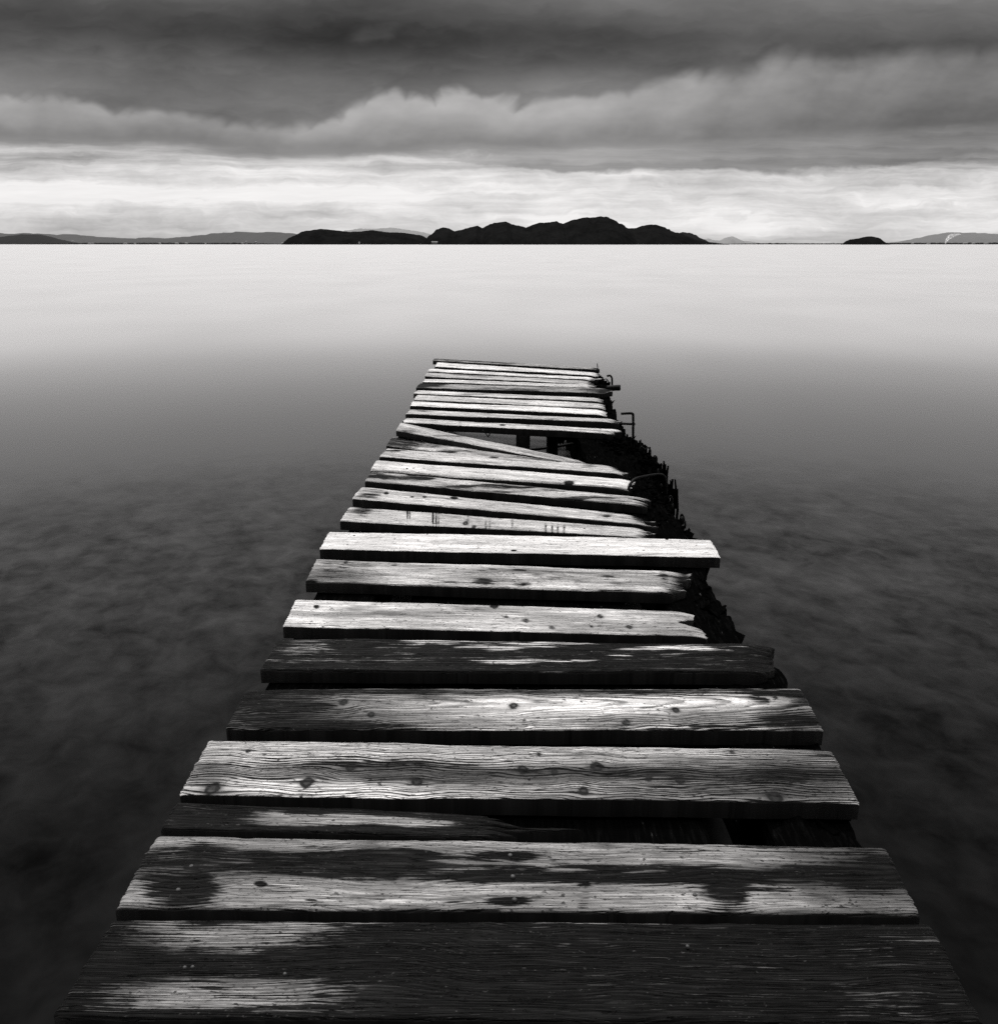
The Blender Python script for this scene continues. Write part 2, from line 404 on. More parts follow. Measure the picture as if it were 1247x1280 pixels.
hill('mountain_slope', [(1088, 304.8), (1110, 303.4), (1130, 301.4), (1148, 298.6), (1165, 295.4), (1178, 292.2), (1190, 291.6), (1203, 292.2), (1220, 293), (1240, 293.4), (1262, 294), (1310, 299)], 13500, 1100, M_FAR3, .6, 41, 1.5, 'pale hazy mountain slope behind the smoke plume at far right', 'mountain')
def shore(sil, D, seed, label):
    return hill('far_shore', sil, D, 60, M_SHORE, 1.4, seed, .5, label, 'shore', .3)
shore([(20, 304.8), (60, 303.9), (110, 303.5), (160, 303.7), (220, 303.3), (262, 303.6), (292, 303.4), (330, 304), (362, 304.8)], 8200, 51, 'thin dark shoreline under the left mountain range')
shore([(898, 304.8), (930, 304.2), (960, 303.8), (1010, 304), (1060, 304), (1110, 303.6), (1160, 303.4), (1200, 303.5), (1250, 303.3), (1300, 303.6), (1330, 304.8)], 7600, 57, 'thin dark shoreline running behind the small islet on the right')
m, g, out = new_mat('white_painted_walls'); tc = g.n('ShaderNodeTexCoord')
principled(g, out, g.rgb(.45 + .2 * g.noise(tc.outputs['Object'], .2, 2)), .8, .0); WHITE = m
m, g, out = new_mat('grey_roof'); tc = g.n('ShaderNodeTexCoord')
principled(g, out, g.rgb(.3 + .2 * g.noise(tc.outputs['Object'], .3, 2)), .8, .2); ROOFM = m
def building(px, py, D, w, h, d, label, group):
    p = at(px, py, D); p[2] = max(p[2], WATER + .5)
    a, b = w / 2, d / 2
    V = [(-a, -b, -2), (a, -b, -2), (a, b, -2), (-a, b, -2), (-a, -b, h), (a, -b, h), (a, b, h), (-a, b, h), (-a, 0, h * 1.3), (a, 0, h * 1.3)]
    o = link('building', V, [(0, 1, 5, 4), (1, 2, 6, 9, 5), (2, 3, 7, 6), (3, 0, 4, 8, 7), (4, 5, 9, 8), (6, 7, 8, 9)], WHITE, smooth=False)
    o.data.materials.append(ROOFM)
    o.data.polygons[4].material_index = 1; o.data.polygons[5].material_index = 1
    o.location = p
    return tag(o, label, 'building', group)
for px, w, h in [(112, 26, 8), (116, 14, 9), (157, 30, 8), (169, 16, 7), (200, 18, 10), (221, 30, 9), (233, 22, 10), (257, 16, 8), (303, 18, 9), (308, 12, 20), (320, 14, 18), (354, 24, 11)]:
    building(px, 304.9, 7900, w, h, 14, 'tiny white building on the shoreline below the left mountain range', 'buildings on the left far shore')
for px, w, h in [(957, 20, 7), (988, 28, 7), (1024, 24, 6), (1041, 14, 8), (1140, 16, 8), (1160, 26, 6), (1206, 34, 10), (1216, 20, 8), (1232, 30, 8)]:
    building(px, 304.9, 7300, w, h, 14, 'tiny pale building on the shoreline right of the large island', 'buildings on the right far shore')
building(91, 302.4, 8600, 22, 8, 14, 'small white building part way up the dark grey hill at far left', None)
building(543, 303.4, 3570, 24, 4.5, 12, 'pale low building at the water edge between the two joined islands', None)
building(449, 304.4, 4250, 6, 6, 6, 'white speck of a building on the shore of the low island', None)
# smoke plume
def smoke():
    m, g, out = new_mat('white_smoke')
    lw = g.n('ShaderNodeLayerWeight'); lw.inputs[0].default_value = .5
    tc = g.n('ShaderNodeTexCoord')
    f = E_(g, lw.outputs['Facing']); nz = g.noise(tc.outputs['Object'], .016, 2, .5)
    d = g.n('ShaderNodeBsdfDiffuse'); d.inputs[0].default_value = (.9, .9, .9, 1)
    t = g.n('ShaderNodeBsdfTransparent'); tr = g.n('ShaderNodeBsdfTranslucent'); tr.inputs[0].default_value = (.9, .9, .9, 1)
    ad = g.n('ShaderNodeAddShader'); nt = m.node_tree
    nt.links.new(d.outputs[0], ad.inputs[0]); nt.links.new(tr.outputs[0], ad.inputs[1])
    mx = g.n('ShaderNodeMixShader'); g.put(mx.inputs[0], (g.ss(f, 1.0, .1) * (.25 + g.ss(nz, .3, .7) * .35)).clamp())
    nt.links.new(t.outputs[0], mx.inputs[1]); nt.links.new(ad.outputs[0], mx.inputs[2]); nt.links.new(mx.outputs[0], out.inputs[0])
    V = []; Fc = []; D = 7000
    rnd = random.Random(3)
    nu, nv = 14, 26                                           # one billowing column that leans with the wind
    for j in range(nv + 1):
        t = j / nv
        c = at(1181.5 + 15 * t ** 1.6, 304.2 - 13 * t ** .85, D)
        r = (.9 + 6.0 * t ** 1.3) * (1 if t < .9 else max(.05, (1 - t) / .1)) / F * D
        for i in range(nu):
            ph = 2 * math.pi * i / nu
            q = 1 + .30 * float(noise2(np.array(math.cos(ph) * 1.1 + 5), np.array(t * 9 + math.sin(ph) * 1.1)))
            V.append((c[0] + r * q * math.cos(ph), c[1] + r * q * math.sin(ph), c[2]))
    for j in range(nv):
        for i in range(nu): Fc.append((j * nu + i, j * nu + (i + 1) % nu, (j + 1) * nu + (i + 1) % nu, (j + 1) * nu + i))
    o = link('smoke_plume', V, Fc, m)
    tag(o, 'white smoke plume rising in front of the pale slope at far right', 'smoke')
smoke()

# ------------------------------------------------------------------ the pier
pier = empty('wooden_pier', (0, 5.5, WATER))
tag(pier, 'dilapidated wooden pier of gapped weathered planks reaching out into calm water', 'pier')
PO = np.array([0, 5.5, WATER])
def local(V): return [np.array(p) - PO for p in V]

def jag(amp, seed, freq=9.0, bias=0.0):
    def f(v):
        n = fbm(v * freq * .6 + seed, v * 0 + seed * 1.7, 2)
        return amp * (np.abs(n) * 1.6 - .45 + .10 * noise2(v * freq * 2.6 + seed * 3, v * 0 + 2)) - bias
    return f
def plank(q, th=.048, z0=0.0, nx=150, ny=20, jl=None, jr=None, tone=.55, wet=.15, late=.4, streaky=.35, blobs=(), knots=(), rings=(.007, .05, .02, .0), tz=0.0, endwet=.55, seed=0,
          edge=.006, warp=.004, parent=pier, label=None, name='plank', fork=None, tones=(), wob=.003):
    zl, zr = z0 if isinstance(z0, tuple) else (z0, z0); z0 = 0.0
    Lb, Lf, Rb, Rf = [un(x, y, z) for (x, y), z in zip(q, (zl, zl, zr, zr))]
    ex = (Rb + Rf - Lb - Lf) / 2; ex[2] = 0; LEN = np.linalg.norm(ex); ex = ex / LEN
    W = (np.linalg.norm(Lf - Lb) + np.linalg.norm(Rf - Rb)) / 2
    vs = np.linspace(0, 1, ny)
    e = edge / W
    vs = np.unique(np.concatenate([vs, [e * .12, e * .4, e * .8, e * 1.3, 1 - e * .12, 1 - e * .4, 1 - e * .8, 1 - e * 1.3]])); vs = np.clip(vs, 0, 1); ny = len(vs)
    us = np.linspace(0, 1, nx)
    UU, VV = np.meshgrid(us, vs, indexing='ij')
    custom = jr is not None; jl = jl or jag(.004, seed + 1, 14); jr = jr or jag(.004, seed + 2, 14)
    uL = -jl(vs) / LEN; uR = 1 + jr(vs) / LEN
    if fork is not None: uR = uR - np.exp(-((vs - fork[0]) / fork[1]) ** 2) * fork[2] / LEN
    U2 = uL[None, :] + (uR - uL)[None, :] * UU
    xw = U2 * LEN
    # wavering edges
    wa = wob * fbm(xw * 3.0 + seed * 3.1, xw * 0 + seed, 4)
    wb = wob * fbm(xw * 3.0 + seed * 5.7 + 40, xw * 0 + seed, 4)
    wb = wb - .005 * np.clip(fbm(xw * 13 + seed * 2.3, xw * 0 + seed, 3) - .22, 0, 1) - .004 * np.clip(fbm(xw * 40 + seed, xw * 0 + seed, 2) - .4, 0, 1)
    wa = wa + .004 * np.clip(fbm(xw * 15 + seed * 4.3, xw * 0 + seed, 3) - .25, 0, 1)
    V2 = VV + (wa * (1 - VV) + wb * VV) / W
    A = Lb[None, None] * (1 - U2)[..., None] + Rb[None, None] * U2[..., None]
    B = Lf[None, None] * (1 - U2)[..., None] + Rf[None, None] * U2[..., None]
    Pn = A * (1 - V2)[..., None] + B * V2[..., None]
    yw = V2 * W
    dd = np.minimum(VV, 1 - VV) * W
    drop = edge * (1 - np.sqrt(np.clip(1 - (1 - np.clip(dd / edge, 0, 1)) ** 2, 0, 1)))
    de = np.minimum(UU, 1 - UU) * LEN
    drop = drop + .003 * np.clip(1 - de / .006, 0, 1)
    hz = warp * fbm(xw * 1.3 + seed, yw * 5 + seed, 3) - warp * .6 * (2 * VV - 1) ** 2 + .0012 * fbm(xw * 9 + seed, yw * 60, 3)
    # growth rings
    sp_, s0, depth, tilt = rings
    yk = yw.copy(); kn = np.zeros_like(yw); kring = np.zeros_like(yw)
    px, py = project(Pn[..., 0], Pn[..., 1], Pn[..., 2])
    for (kx, ky, kr) in knots:
        kw = un(kx, ky, 0) - Lb; kw[2] = 0; a = float(np.dot(kw, ex))
        perp = kw - ex * a; b = float(np.linalg.norm(perp)) + 0.0
        kr_w = kr * np.linalg.norm(un(kx + 1, ky, 0) - un(kx, ky, 0)); kr_y = .8 * kr * np.linalg.norm(un(kx, ky + .5, 0) - un(kx, ky - .5, 0))
        dx = xw - a; dy = yk - b
        w = np.exp(-(dx / (4.2 * kr_w)) ** 2) * np.exp(-np.abs(dy) / (2.2 * kr_y))
        yk = b + dy * (1 - .85 * w)
        r = np.sqrt((dx / kr_w) ** 2 + ((yw - b) / kr_y) ** 2) * (1 + .22 * noise2(xw * 55 + seed, yw * 55))
        kn = np.maximum(kn, np.clip((1.10 - r) / .26, 0, 1) * (.96 + .04 * np.cos(r * 9)) + .45 * np.exp(-((r - 1.1) / .5) ** 2) * np.exp(-((yw - b) / kr_y) ** 2))
    cen = s0 + tilt * xw + .010 * fbm(xw * 1.2 + seed * 2, xw * 0 + 3, 2)
    dep = tz * xw + depth * (1 + .8 * fbm(xw * .9 + seed * 4, xw * 0 + 8, 2))
    ring = np.sqrt((yk - cen) ** 2 + dep ** 2) / sp_
    ring = ring + 1.1 * noise2(ring * .32 + seed, ring * 0 + seed * .7) + .35 * noise2(ring * 1.1, xw * .8 + seed)
    wet_glint_v = np.full_like(yw, wet)
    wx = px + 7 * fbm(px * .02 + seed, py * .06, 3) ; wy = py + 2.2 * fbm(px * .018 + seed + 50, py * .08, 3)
    for (cx, cy, rx, ry, am) in blobs:  # damp and dry areas, plus glints painted as dry streaks
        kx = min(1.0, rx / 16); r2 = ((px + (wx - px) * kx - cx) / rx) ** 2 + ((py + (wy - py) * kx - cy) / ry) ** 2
        wet_glint_v = wet_glint_v + am * np.exp(-r2 ** 1.7)
    tonev = np.full_like(yw, tone)
    if custom and endwet:
        dend = np.abs(1 - U2) * LEN + .02 * fbm(xw * 8 + seed, yw * 30, 3)
        wet_glint_v = wet_glint_v + endwet * np.clip(1 - dend / .07, 0, 1) ** 1.2
    for (cx, cy, rx, ry, am) in tones:
        ge = np.exp(-(((wx - cx) / rx) ** 2 + ((wy - cy) / ry) ** 2) ** 1.3)
        tonev = tonev * (1 + am * ge) ** (1.0 if am > 0 else 1.9)
    hz = hz - kn * .0 - np.clip(wet_glint_v - .5, 0, 1) * .0
    if custom and endwet: hz = hz - .012 * np.clip(1 - np.abs(1 - U2) * LEN / .08, 0, 1) ** 1.5
    top = Pn.copy(); zz = zl * (1 - U2) + zr * U2; top[..., 2] = zz + hz - drop
    bot = Pn.copy(); bot[..., 2] = zz - th + .003 * fbm(xw * 2 + seed, yw * 3, 2)
    n = nx * ny
    verts = np.concatenate([top.reshape(-1, 3), bot.reshape(-1, 3)]) - (PO if parent is not None else 0)
    I = np.arange(n).reshape(nx, ny)
    faces = []
    a, b, c, d = I[:-1, :-1].ravel(), I[1:, :-1].ravel(), I[1:, 1:].ravel(), I[:-1, 1:].ravel()
    faces += list(zip(a, d, c, b)); faces += list(zip(a + n, b + n, c + n, d + n))
    k0, k1 = I[:-1, 0], I[1:, 0]; faces += list(zip(k0, k1, k1 + n, k0 + n))
    k0, k1 = I[:-1, -1], I[1:, -1]; faces += list(zip(k1, k0, k0 + n, k1 + n))
    k0, k1 = I[0, :-1], I[0, 1:]; faces += list(zip(k1, k0, k0 + n, k1 + n))
    k0, k1 = I[-1, :-1], I[-1, 1:]; faces += list(zip(k0, k1, k1 + n, k0 + n))
    me = bpy.data.meshes.new(name)
    me.from_pydata(verts.tolist(), [], [tuple(int(i) for i in f) for f in faces]); me.update()
    me.shade_smooth(); 
    try: me.set_sharp_from_angle(angle=math.radians(50))
    except Exception: pass
    def fa(nm, arr, typ='FLOAT', key='value'):
        at_ = me.attributes.new(nm, typ, 'POINT')
        at_.data.foreach_set(key, np.concatenate([arr, arr]).astype(np.float32).ravel())
    fa('ring', ring.ravel()); fa('knot', kn.ravel()); fa('wet', wet_glint_v.ravel()); fa('tone', tonev.ravel())
    fa('late', np.full(n, late)); fa('streaky', np.full(n, streaky))
    fa('wp', np.stack([xw.ravel() + seed * 3.3, yw.ravel() + seed * 1.7, np.full(n, seed * 2.9)], 1), 'FLOAT_VECTOR', 'vector')
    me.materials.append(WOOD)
    o = bpy.data.objects.new(name, me); C.objects.link(o)
    if parent: o.parent = parent
    if label: o['label'] = label
    return o
def Z1(X, Y): return (480 + X / 3.1175, 420 + Y / 3.1175)
def Z3(X, Y): return (380 + X / 4.157, 620 + Y / 4.157)
def Z4(X, Y): return (660 + X / 3.668, 620 + Y / 3.668)
def Z5(X, Y): return (180 + X / 2.711, 780 + Y / 2.711)
def Z6(X, Y): return (640 + X / 2.711, 780 + Y / 2.711)
def Z7(X, Y): return (60 + X / 2.078, 980 + Y / 2.078)
def Z8(X, Y): return (640 + X / 2.078, 980 + Y / 2.078)
def zb(zf, s, X, Y, rx, ry, a):
    x, y = zf(X, Y); return (x, y, rx / s, ry / s, a)
def b7(*a): return zb(Z7, 2.078, *a)
def b8(*a): return zb(Z8, 2.078, *a)
def b5(*a): return zb(Z5, 2.711, *a)
def b6(*a): return zb(Z6, 2.711, *a)
def b3(*a): return zb(Z3, 4.157, *a)
def b4(*a): return zb(Z4, 3.668, *a)
def b1(*a): return zb(Z1, 3.1175, *a)
def k_(zf, s, L): return [(*zf(x, y), r / s) for x, y, r in L]

# the near planks
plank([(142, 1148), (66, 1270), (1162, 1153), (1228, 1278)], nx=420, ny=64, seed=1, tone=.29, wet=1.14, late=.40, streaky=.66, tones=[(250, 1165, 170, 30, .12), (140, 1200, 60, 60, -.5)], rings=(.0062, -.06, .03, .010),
      blobs=[b7(470, 395, 330, 50, -.74), b7(690, 360, 160, 20, -.45), b7(250, 540, 160, 45, -.58), b7(560, 545, 300, 55, -.72), b7(850, 353, 130, 6, -.8), b8(320, 358, 260, 6, -.72), b8(850, 356, 45, 4, -.75), b8(1000, 470, 200, 130, -.16), b8(950, 580, 100, 40, -.14), b8(500, 500, 400, 60, -.06), b7(520, 462, 480, 22, .35)],  # the thin back-edge blobs paint edge glints as dry wood
      knots=k_(Z7, 2.078, [(1120, 400, 22), (860, 560, 50)]) + k_(Z8, 2.078, [(200, 400, 26), (300, 570, 30), (1040, 560, 20)]),
      label='darkest wide wet plank with pale streaks at its left end', edge=.007)
plank([(197, 1042), (146, 1133), (1106, 1058), (1150, 1143)], nx=420, ny=60, seed=2, tone=.32, wet=.46, late=.30, streaky=.42, tz=.03, tones=[(230, 1075, 100, 30, -.25), (1080, 1090, 110, 60, -.5)], rings=(.0070, .10, .012, -.012),
      blobs=[b7(700, 150, 600, 16, -.34), b7(420, 160, 60, 14, .4), b7(600, 205, 360, 34, .42), b7(900, 210, 150, 40, .5), b7(230, 200, 60, 30, .1), b7(700, 285, 560, 36, -.62), b7(360, 278, 110, 34, 1.1), b7(680, 302, 26, 9, .7), b7(553, 262, 17, 9, .9), b7(855, 296, 34, 5, .8), b7(1050, 295, 40, 18, .45), b7(1211, 300, 75, 15, 1.15), b7(1205, 185, 100, 14, .8), b7(1160, 236, 140, 18, .55),
             b8(60, 170, 220, 12, -.3), b8(400, 195, 420, 14, -.35), b8(560, 178, 120, 20, -.2), b8(130, 245, 180, 14, .1), b8(500, 240, 420, 24, .45), b8(100, 297, 115, 36, -.62), b8(370, 300, 145, 27, -.66), b8(750, 302, 150, 25, -.68), b8(560, 285, 60, 40, .4), b8(185, 292, 18, 36, .45), b8(950, 305, 60, 14, -.3), b8(960, 230, 130, 50, .5), b8(300, 250, 500, 12, .2), b8(500, 340, 620, 9, .5), b7(700, 328, 600, 6, .5)],
      knots=k_(Z7, 2.078, [(890, 208, 44), (372, 212, 20)]) + k_(Z8, 2.078, [(552, 278, 22)]), label='wide plank with a bright dry band along its front half', edge=.008)
plank([(220.5, 1001), (201, 1035), (648, 1019), (650, 1048)], nx=200, ny=30, seed=3, z0=-.012, tone=.33, wet=.95, late=.4, streaky=.34, rings=(.006, .04, .02, .0),
      blobs=[b7(760, 95, 220, 15, -.8), b7(560, 82, 80, 10, -.5), b7(980, 106, 75, 11, -.7), b7(380, 60, 60, 14, -.2)], jr=jag(.16, 3, 7, .02), label='short broken narrow plank with one pale streak')
plank([(261, 925), (224, 992), (1038, 936), (1075, 1003)], nx=380, ny=60, seed=4, tone=.66, wet=.20, late=.98, streaky=.28, rings=(.0082, .32, .03, .004),
      blobs=[b5(760, 478, 520, 20, .52), b5(250, 500, 140, 16, .2), b6(250, 502, 300, 20, .50), b6(640, 520, 250, 34, .42), b6(1000, 512, 200, 34, .62), b6(1000, 590, 220, 26, .34), b6(1060, 440, 70, 20, .4), b5(160, 540, 60, 40, .25), b5(500, 420, 400, 20, -.12), b6(150, 440, 300, 24, -.10), b5(500, 560, 500, 24, -.08)],
      knots=k_(Z5, 2.711, [(220, 552, 26), (543, 533, 22), (695, 482, 18), (915, 530, 20), (350, 433, 7), (522, 575, 5)]) + k_(Z6, 2.711, [(30, 490, 19), (135, 498, 12), (280, 480, 22), (235, 568, 18), (455, 526, 13), (560, 530, 20), (885, 585, 26), (85, 437, 8), (735, 432, 8)]),
      label='broad plank with raised ribbed grain and dark round knots', edge=.005, tones=[(330, 985, 260, 16, .25), (650, 967, 430, 13, -.70), (1010, 965, 140, 50, -.55), (850, 992, 210, 14, -.45), (260, 975, 30, 30, -.4), (640, 935, 420, 8, .12)])
plank([(309, 861), (281, 910), (1000, 859), (1029, 912)], nx=340, ny=48, seed=5, tone=.66, wet=.30, late=.62, streaky=.36, rings=(.0085, .11, .006, -.020), tz=.055, tones=[(360, 885, 120, 40, -.6), (640, 864, 420, 6, -.5), (1000, 892, 60, 40, -.5), (480, 900, 120, 14, -.3), (860, 900, 160, 8, -.25), (700, 886, 160, 14, .08)],
      blobs=[b5(400, 290, 260, 80, .50), b5(700, 345, 280, 20, .42), b5(330, 240, 120, 40, .2), b5(900, 230, 560, 11, .42), b5(1000, 290, 220, 34, -.26), b6(250, 300, 520, 46, -.24), b6(500, 224, 420, 10, .42), b6(950, 330, 140, 36, .62), b6(900, 236, 150, 20, .45), b6(700, 345, 150, 10, .4), b6(550, 290, 50, 12, .2), b6(460, 286, 45, 7, .4)],
      knots=k_(Z5, 2.711, [(675, 272, 14), (770, 312, 12), (390, 315, 12)]) + k_(Z6, 2.711, [(5, 281, 14), (392, 338, 13), (555, 297, 13), (175, 258, 4), (45, 329, 5), (890, 255, 8)]),
      label='plank with swirling cathedral grain, dark at its left end')
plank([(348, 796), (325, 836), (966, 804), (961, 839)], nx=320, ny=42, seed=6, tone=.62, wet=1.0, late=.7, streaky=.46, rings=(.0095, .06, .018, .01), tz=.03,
      blobs=[b5(1000, 60, 160, 9, -.62), b5(1150, 82, 140, 8, -.75), b5(900, 96, 60, 6, -.4), b5(1200, 130, 80, 7, -.6), b5(560, 80, 130, 30, -.26), b5(700, 120, 250, 10, -.2), b6(120, 64, 190, 7, -.72), b6(60, 78, 120, 6, -.6), b6(100, 127, 190, 6, -.75), b6(520, 82, 150, 7, -.75), b6(370, 108, 30, 5, -.6), b6(600, 90, 260, 20, -.12), b6(850, 100, 60, 10, -.3)],  # narrow negative blobs paint the glints as pale dry streaks
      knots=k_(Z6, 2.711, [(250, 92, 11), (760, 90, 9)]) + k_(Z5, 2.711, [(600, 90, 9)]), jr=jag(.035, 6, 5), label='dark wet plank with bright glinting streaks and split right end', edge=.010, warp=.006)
plank([(370, 748), (353, 782), (867, 764), (886, 794)], nx=280, ny=36, seed=7, tone=.74, wet=.06, late=.28, streaky=.26, rings=(.010, .06, .015, .012),
      blobs=[b3(1050, 640, 140, 10, .35), b3(350, 615, 260, 7, .30), b3(150, 605, 120, 6, .3), b3(940, 575, 90, 12, .25), b4(320, 560, 80, 10, .25), b4(130, 575, 90, 12, .25), b4(620, 600, 90, 40, .12), b4(110, 600, 18, 14, .5), b3(985, 573, 20, 9, .8), b3(1045, 629, 12, 4, .8), b3(60, 570, 18, 10, .6)],
      knots=k_(Z3, 4.157, [(60, 572, 10), (985, 573, 11), (1130, 640, 14)]) + k_(Z4, 3.668, [(318, 545, 12), (440, 592, 12), (268, 590, 7)]), jr=jag(.02, 7, 6), fork=(.45, .14, .07), endwet=.25,
      label='pale clean plank with a notched right end', tones=[(840, 780, 60, 18, -.35), (470, 768, 110, 5, -.35), (620, 760, 60, 8, -.25), (720, 782, 90, 6, -.25), (690, 770, 40, 6, -.3)])
plank([(396, 698), (382, 726), (856, 713), (848, 740)], nx=260, ny=34, seed=8, tone=.60, wet=.24, late=.30, streaky=.46, rings=(.008, .06, .02, .006),
      blobs=[b3(150, 390, 160, 60, .18), b3(930, 445, 60, 20, .45), b3(1130, 455, 50, 10, .4), b3(1120, 385, 30, 6, .5), b3(980, 384, 25, 6, .5), b3(760, 445, 40, 5, .4), b3(470, 355, 22, 5, .5), b4(365, 370, 30, 5, .6), b4(300, 438, 340, 12, .34), b4(620, 370, 20, 40, .35), b4(200, 380, 200, 6, .25), b4(550, 420, 80, 12, -.3), b4(560, 350, 120, 16, -.2), b3(40, 440, 40, 14, .4)],
      knots=k_(Z3, 4.157, [(930, 446, 16), (210, 342, 9), (1130, 455, 10)]), jr=jag(.055, 8, 5), tones=[(420, 722, 50, 18, -.35), (640, 715, 60, 6, -.2), (800, 715, 90, 16, -.15)], label='plank with speckled, peeling left end and splintered right end', edge=.011)
plank([(411, 664), (399, 686), (888, 674), (900, 696)], nx=260, ny=32, seed=9, z0=.006, th=.050, tone=.86, wet=-.02, late=.10, streaky=.16, rings=(.010, .09, .03, .003),
      blobs=[b3(260, 203, 9, 4, .9), b3(225, 252, 9, 3, .9), b3(470, 222, 8, 3, .8), b3(715, 275, 9, 3, .8), b3(640, 198, 8, 3, .8), b3(1090, 284, 18, 6, 1.0), b4(632, 196, 9, 5, 1.0), b4(530, 247, 8, 3, .9), b4(772, 226, 5, 3, .9), b3(110, 240, 60, 4, .25), b3(300, 272, 200, 5, .25)],
      label='longest plank, almost white, its right end jutting past the others', edge=.004, warp=.003)
# middle planks
plank([(437, 633), (425, 650), (810, 660), (812, 671)], nx=440, ny=26, seed=10, tone=.66, wet=.20, late=.22, streaky=.42, rings=(.009, .05, .02, .0),
      blobs=[b3(280, 80, 130, 30, .26), (509, 640, 1.2, 9, .7), (512, 643, 1.0, 7, .5), (541, 646, 1.3, 9, .8), (545, 648, 1.1, 9, .6), (548, 650, .9, 7, .4), (585, 646, 1.8, 12, .3), (607, 655, 1.6, 9, .35), (612, 655, 1.6, 9, .3), (640, 655, 1.5, 9, .35), (682, 660, 1.4, 8, .5), (690, 661, 1.3, 8, .5), (697, 661, 1.3, 7, .5), (705, 661, 1.3, 7, .45), (450, 638, 16, 8, .25)],
      knots=[(577, 651, 3), (586, 655, 2.4)], jr=jag(.06, 10, 6), label='plank with dark scratches across it and a worn left end')
plank([(452, 608), (440, 622), (800, 644), (816, 656)], nx=220, ny=26, seed=11, tone=.64, wet=.16, late=.22, streaky=.36, rings=(.009, .06, .02, .004),
      blobs=[(465, 617, 22, 7, .32), (483, 617, 2.5, 1.5, .9), (530, 621, 3, 1.6, .9), (568, 623, 5, 2, 1.0), (515, 621, 2, 1.2, .8), (758, 645, 8, 2, .6), (800, 648, 12, 5, .3), (455, 621, 20, 3, .3)], jr=jag(.07, 11, 5), label='plank peppered with small dark nail holes toward its left end', edge=.008)
plank([(465, 588), (456, 600), (815, 622), (808, 631)], nx=220, ny=24, seed=12, tone=.66, wet=.24, late=.35, streaky=.46, rings=(.008, .05, .02, .0),
      blobs=[(470, 594, 22, 6, .5), (500, 597, 40, 3, .5), (515, 593, 6, 1.6, .8), (530, 597, 16, 1.6, .6), (620, 608, 80, 2.0, .6), (720, 622, 70, 2.0, .55), (640, 613, 120, 1.6, .5), (700, 612, 100, 3, -.3)], jr=jag(.03, 12, 6), fork=(.5, .10, .10), label='plank split lengthwise, forked at its right end', edge=.012)
plank([(471, 574), (463, 586), (793, 598), (788, 609)], nx=200, ny=24, seed=13, tone=.82, wet=.02, late=.10, streaky=.22, rings=(.010, .05, .02, .0),
      blobs=[(712, 604, 7, 2.4, .8), (680, 602, 60, 2.2, .3), (500, 576, 2, 1, .7), (509, 585, 2, 1, .7)], jr=jag(.03, 13, 8), label='smooth very pale plank with a rounded front edge', edge=.022, warp=.006)
plank([(484, 560), (474, 570), (770, 582), (783, 592)], nx=200, ny=22, seed=14, tone=.68, wet=.14, late=.25, streaky=.36, rings=(.009, .05, .02, .004),
      blobs=[(492, 563, 14, 1.6, .7), (615, 571, 7, 2.2, .6), (735, 583, 12, 2, .4), (740, 579, 10, 2.4, .4)], jr=jag(.06, 14, 5), label='pale plank with a dark knot, just in front of the gap')
plank([(490, 545.5), (483, 556), (700, 572), (690, 580)], nx=180, ny=22, seed=15, z0=-.006, tone=.60, wet=.50, late=.3, streaky=.55, rings=(.008, .06, .02, .004),
      blobs=[(500, 552, 30, 6, .26), (570, 561, 60, 3, -.35), (560, 564, 40, 2, .3), (620, 568, 60, 5, -.25)], label='plank with dark mottled end, half hidden under the loose board', edge=.012)
# the far run of planks beyond the gap
FAR = [  # left back, left front, right back, right front, tone, wet
 [(195, 86), (190, 94), (830, 121), (826, 129), .46, .36], [(208, 101), (200, 118), (838, 141), (826, 152), .84, .02], [(178, 126), (172, 136), (822, 160), (808, 169), .86, .02],
 [(165, 141), (158, 155), (812, 175), (806, 187), .60, .20], [(160, 166), (152, 176), (820, 188), (808, 199), .74, .12], [(140, 183), (124, 199), (882, 203), (845, 220), .52, .40],
 [(128, 210), (113, 222), (850, 240), (850, 252), .68, .10], [(129, 228), (116, 246), (860, 262), (861, 280), .70, .08], [(110, 252), (103, 269), (862, 286), (868, 306), .86, .0],
 [(100, 285), (88, 302), (910, 323), (900, 334), .62, .16], [(85, 318), (75, 335), (935, 364), (890, 378), .72, .14]]
LB = ['greyish plank at the very end of the pier', None, 'bright narrow plank near the pier end', None, None, 'dark stained plank in the far run', None, None, 'whitest plank of the far run', None, 'last plank before the gap, its right end tapered']
FB = {0: [(600, 452, 60, 1.0, .3), (560, 449, 25, 2, .3)], 3: [(600, 470, 40, 1.5, .2)], 5: [(530, 480, 26, 3.5, .5), (640, 487, 50, 2, .25), (740, 487, 20, 3, .3)], 9: [(530, 514, 14, 1.5, .4), (690, 523, 14, 1.4, .4)], 10: [(629, 531, 4, 1.4, .6), (660, 530, 2, 5, .3), (575, 527, 2, 5, .3), (750, 535, 2, 4, .4)]}
for i, r in enumerate(FAR):
    q = [Z1(*p) for p in r[:4]]
    plank(q, nx=150, ny=14, seed=20 + i, tone=r[4], wet=r[5], late=.2, streaky=.42, th=.05, rings=(.009, .06, .02, .004), jl=jag(.012, 30 + i, 6), jr=jag(.07 if i not in (6, 7, 8) else .02, 50 + i, 5),
          blobs=FB.get(i, []), label=LB[i], edge=.008, z0=[0, 0, .0, -.004, .002, .004, 0, 0, .002, 0, 0][i], wob=.006)
# planks under and behind the viewer, continuing the walkway
for i, (y0, y1) in enumerate([(.92, 1.16), (.62, .88)]):
    q = [project(-.75, y1, 0), project(-.75, y0, 0), project(.82, y1, 0), project(.81, y0, 0)]
    plank(q, nx=160, ny=30, seed=70 + i, tone=.3, wet=.8, late=.5, streaky=.4)

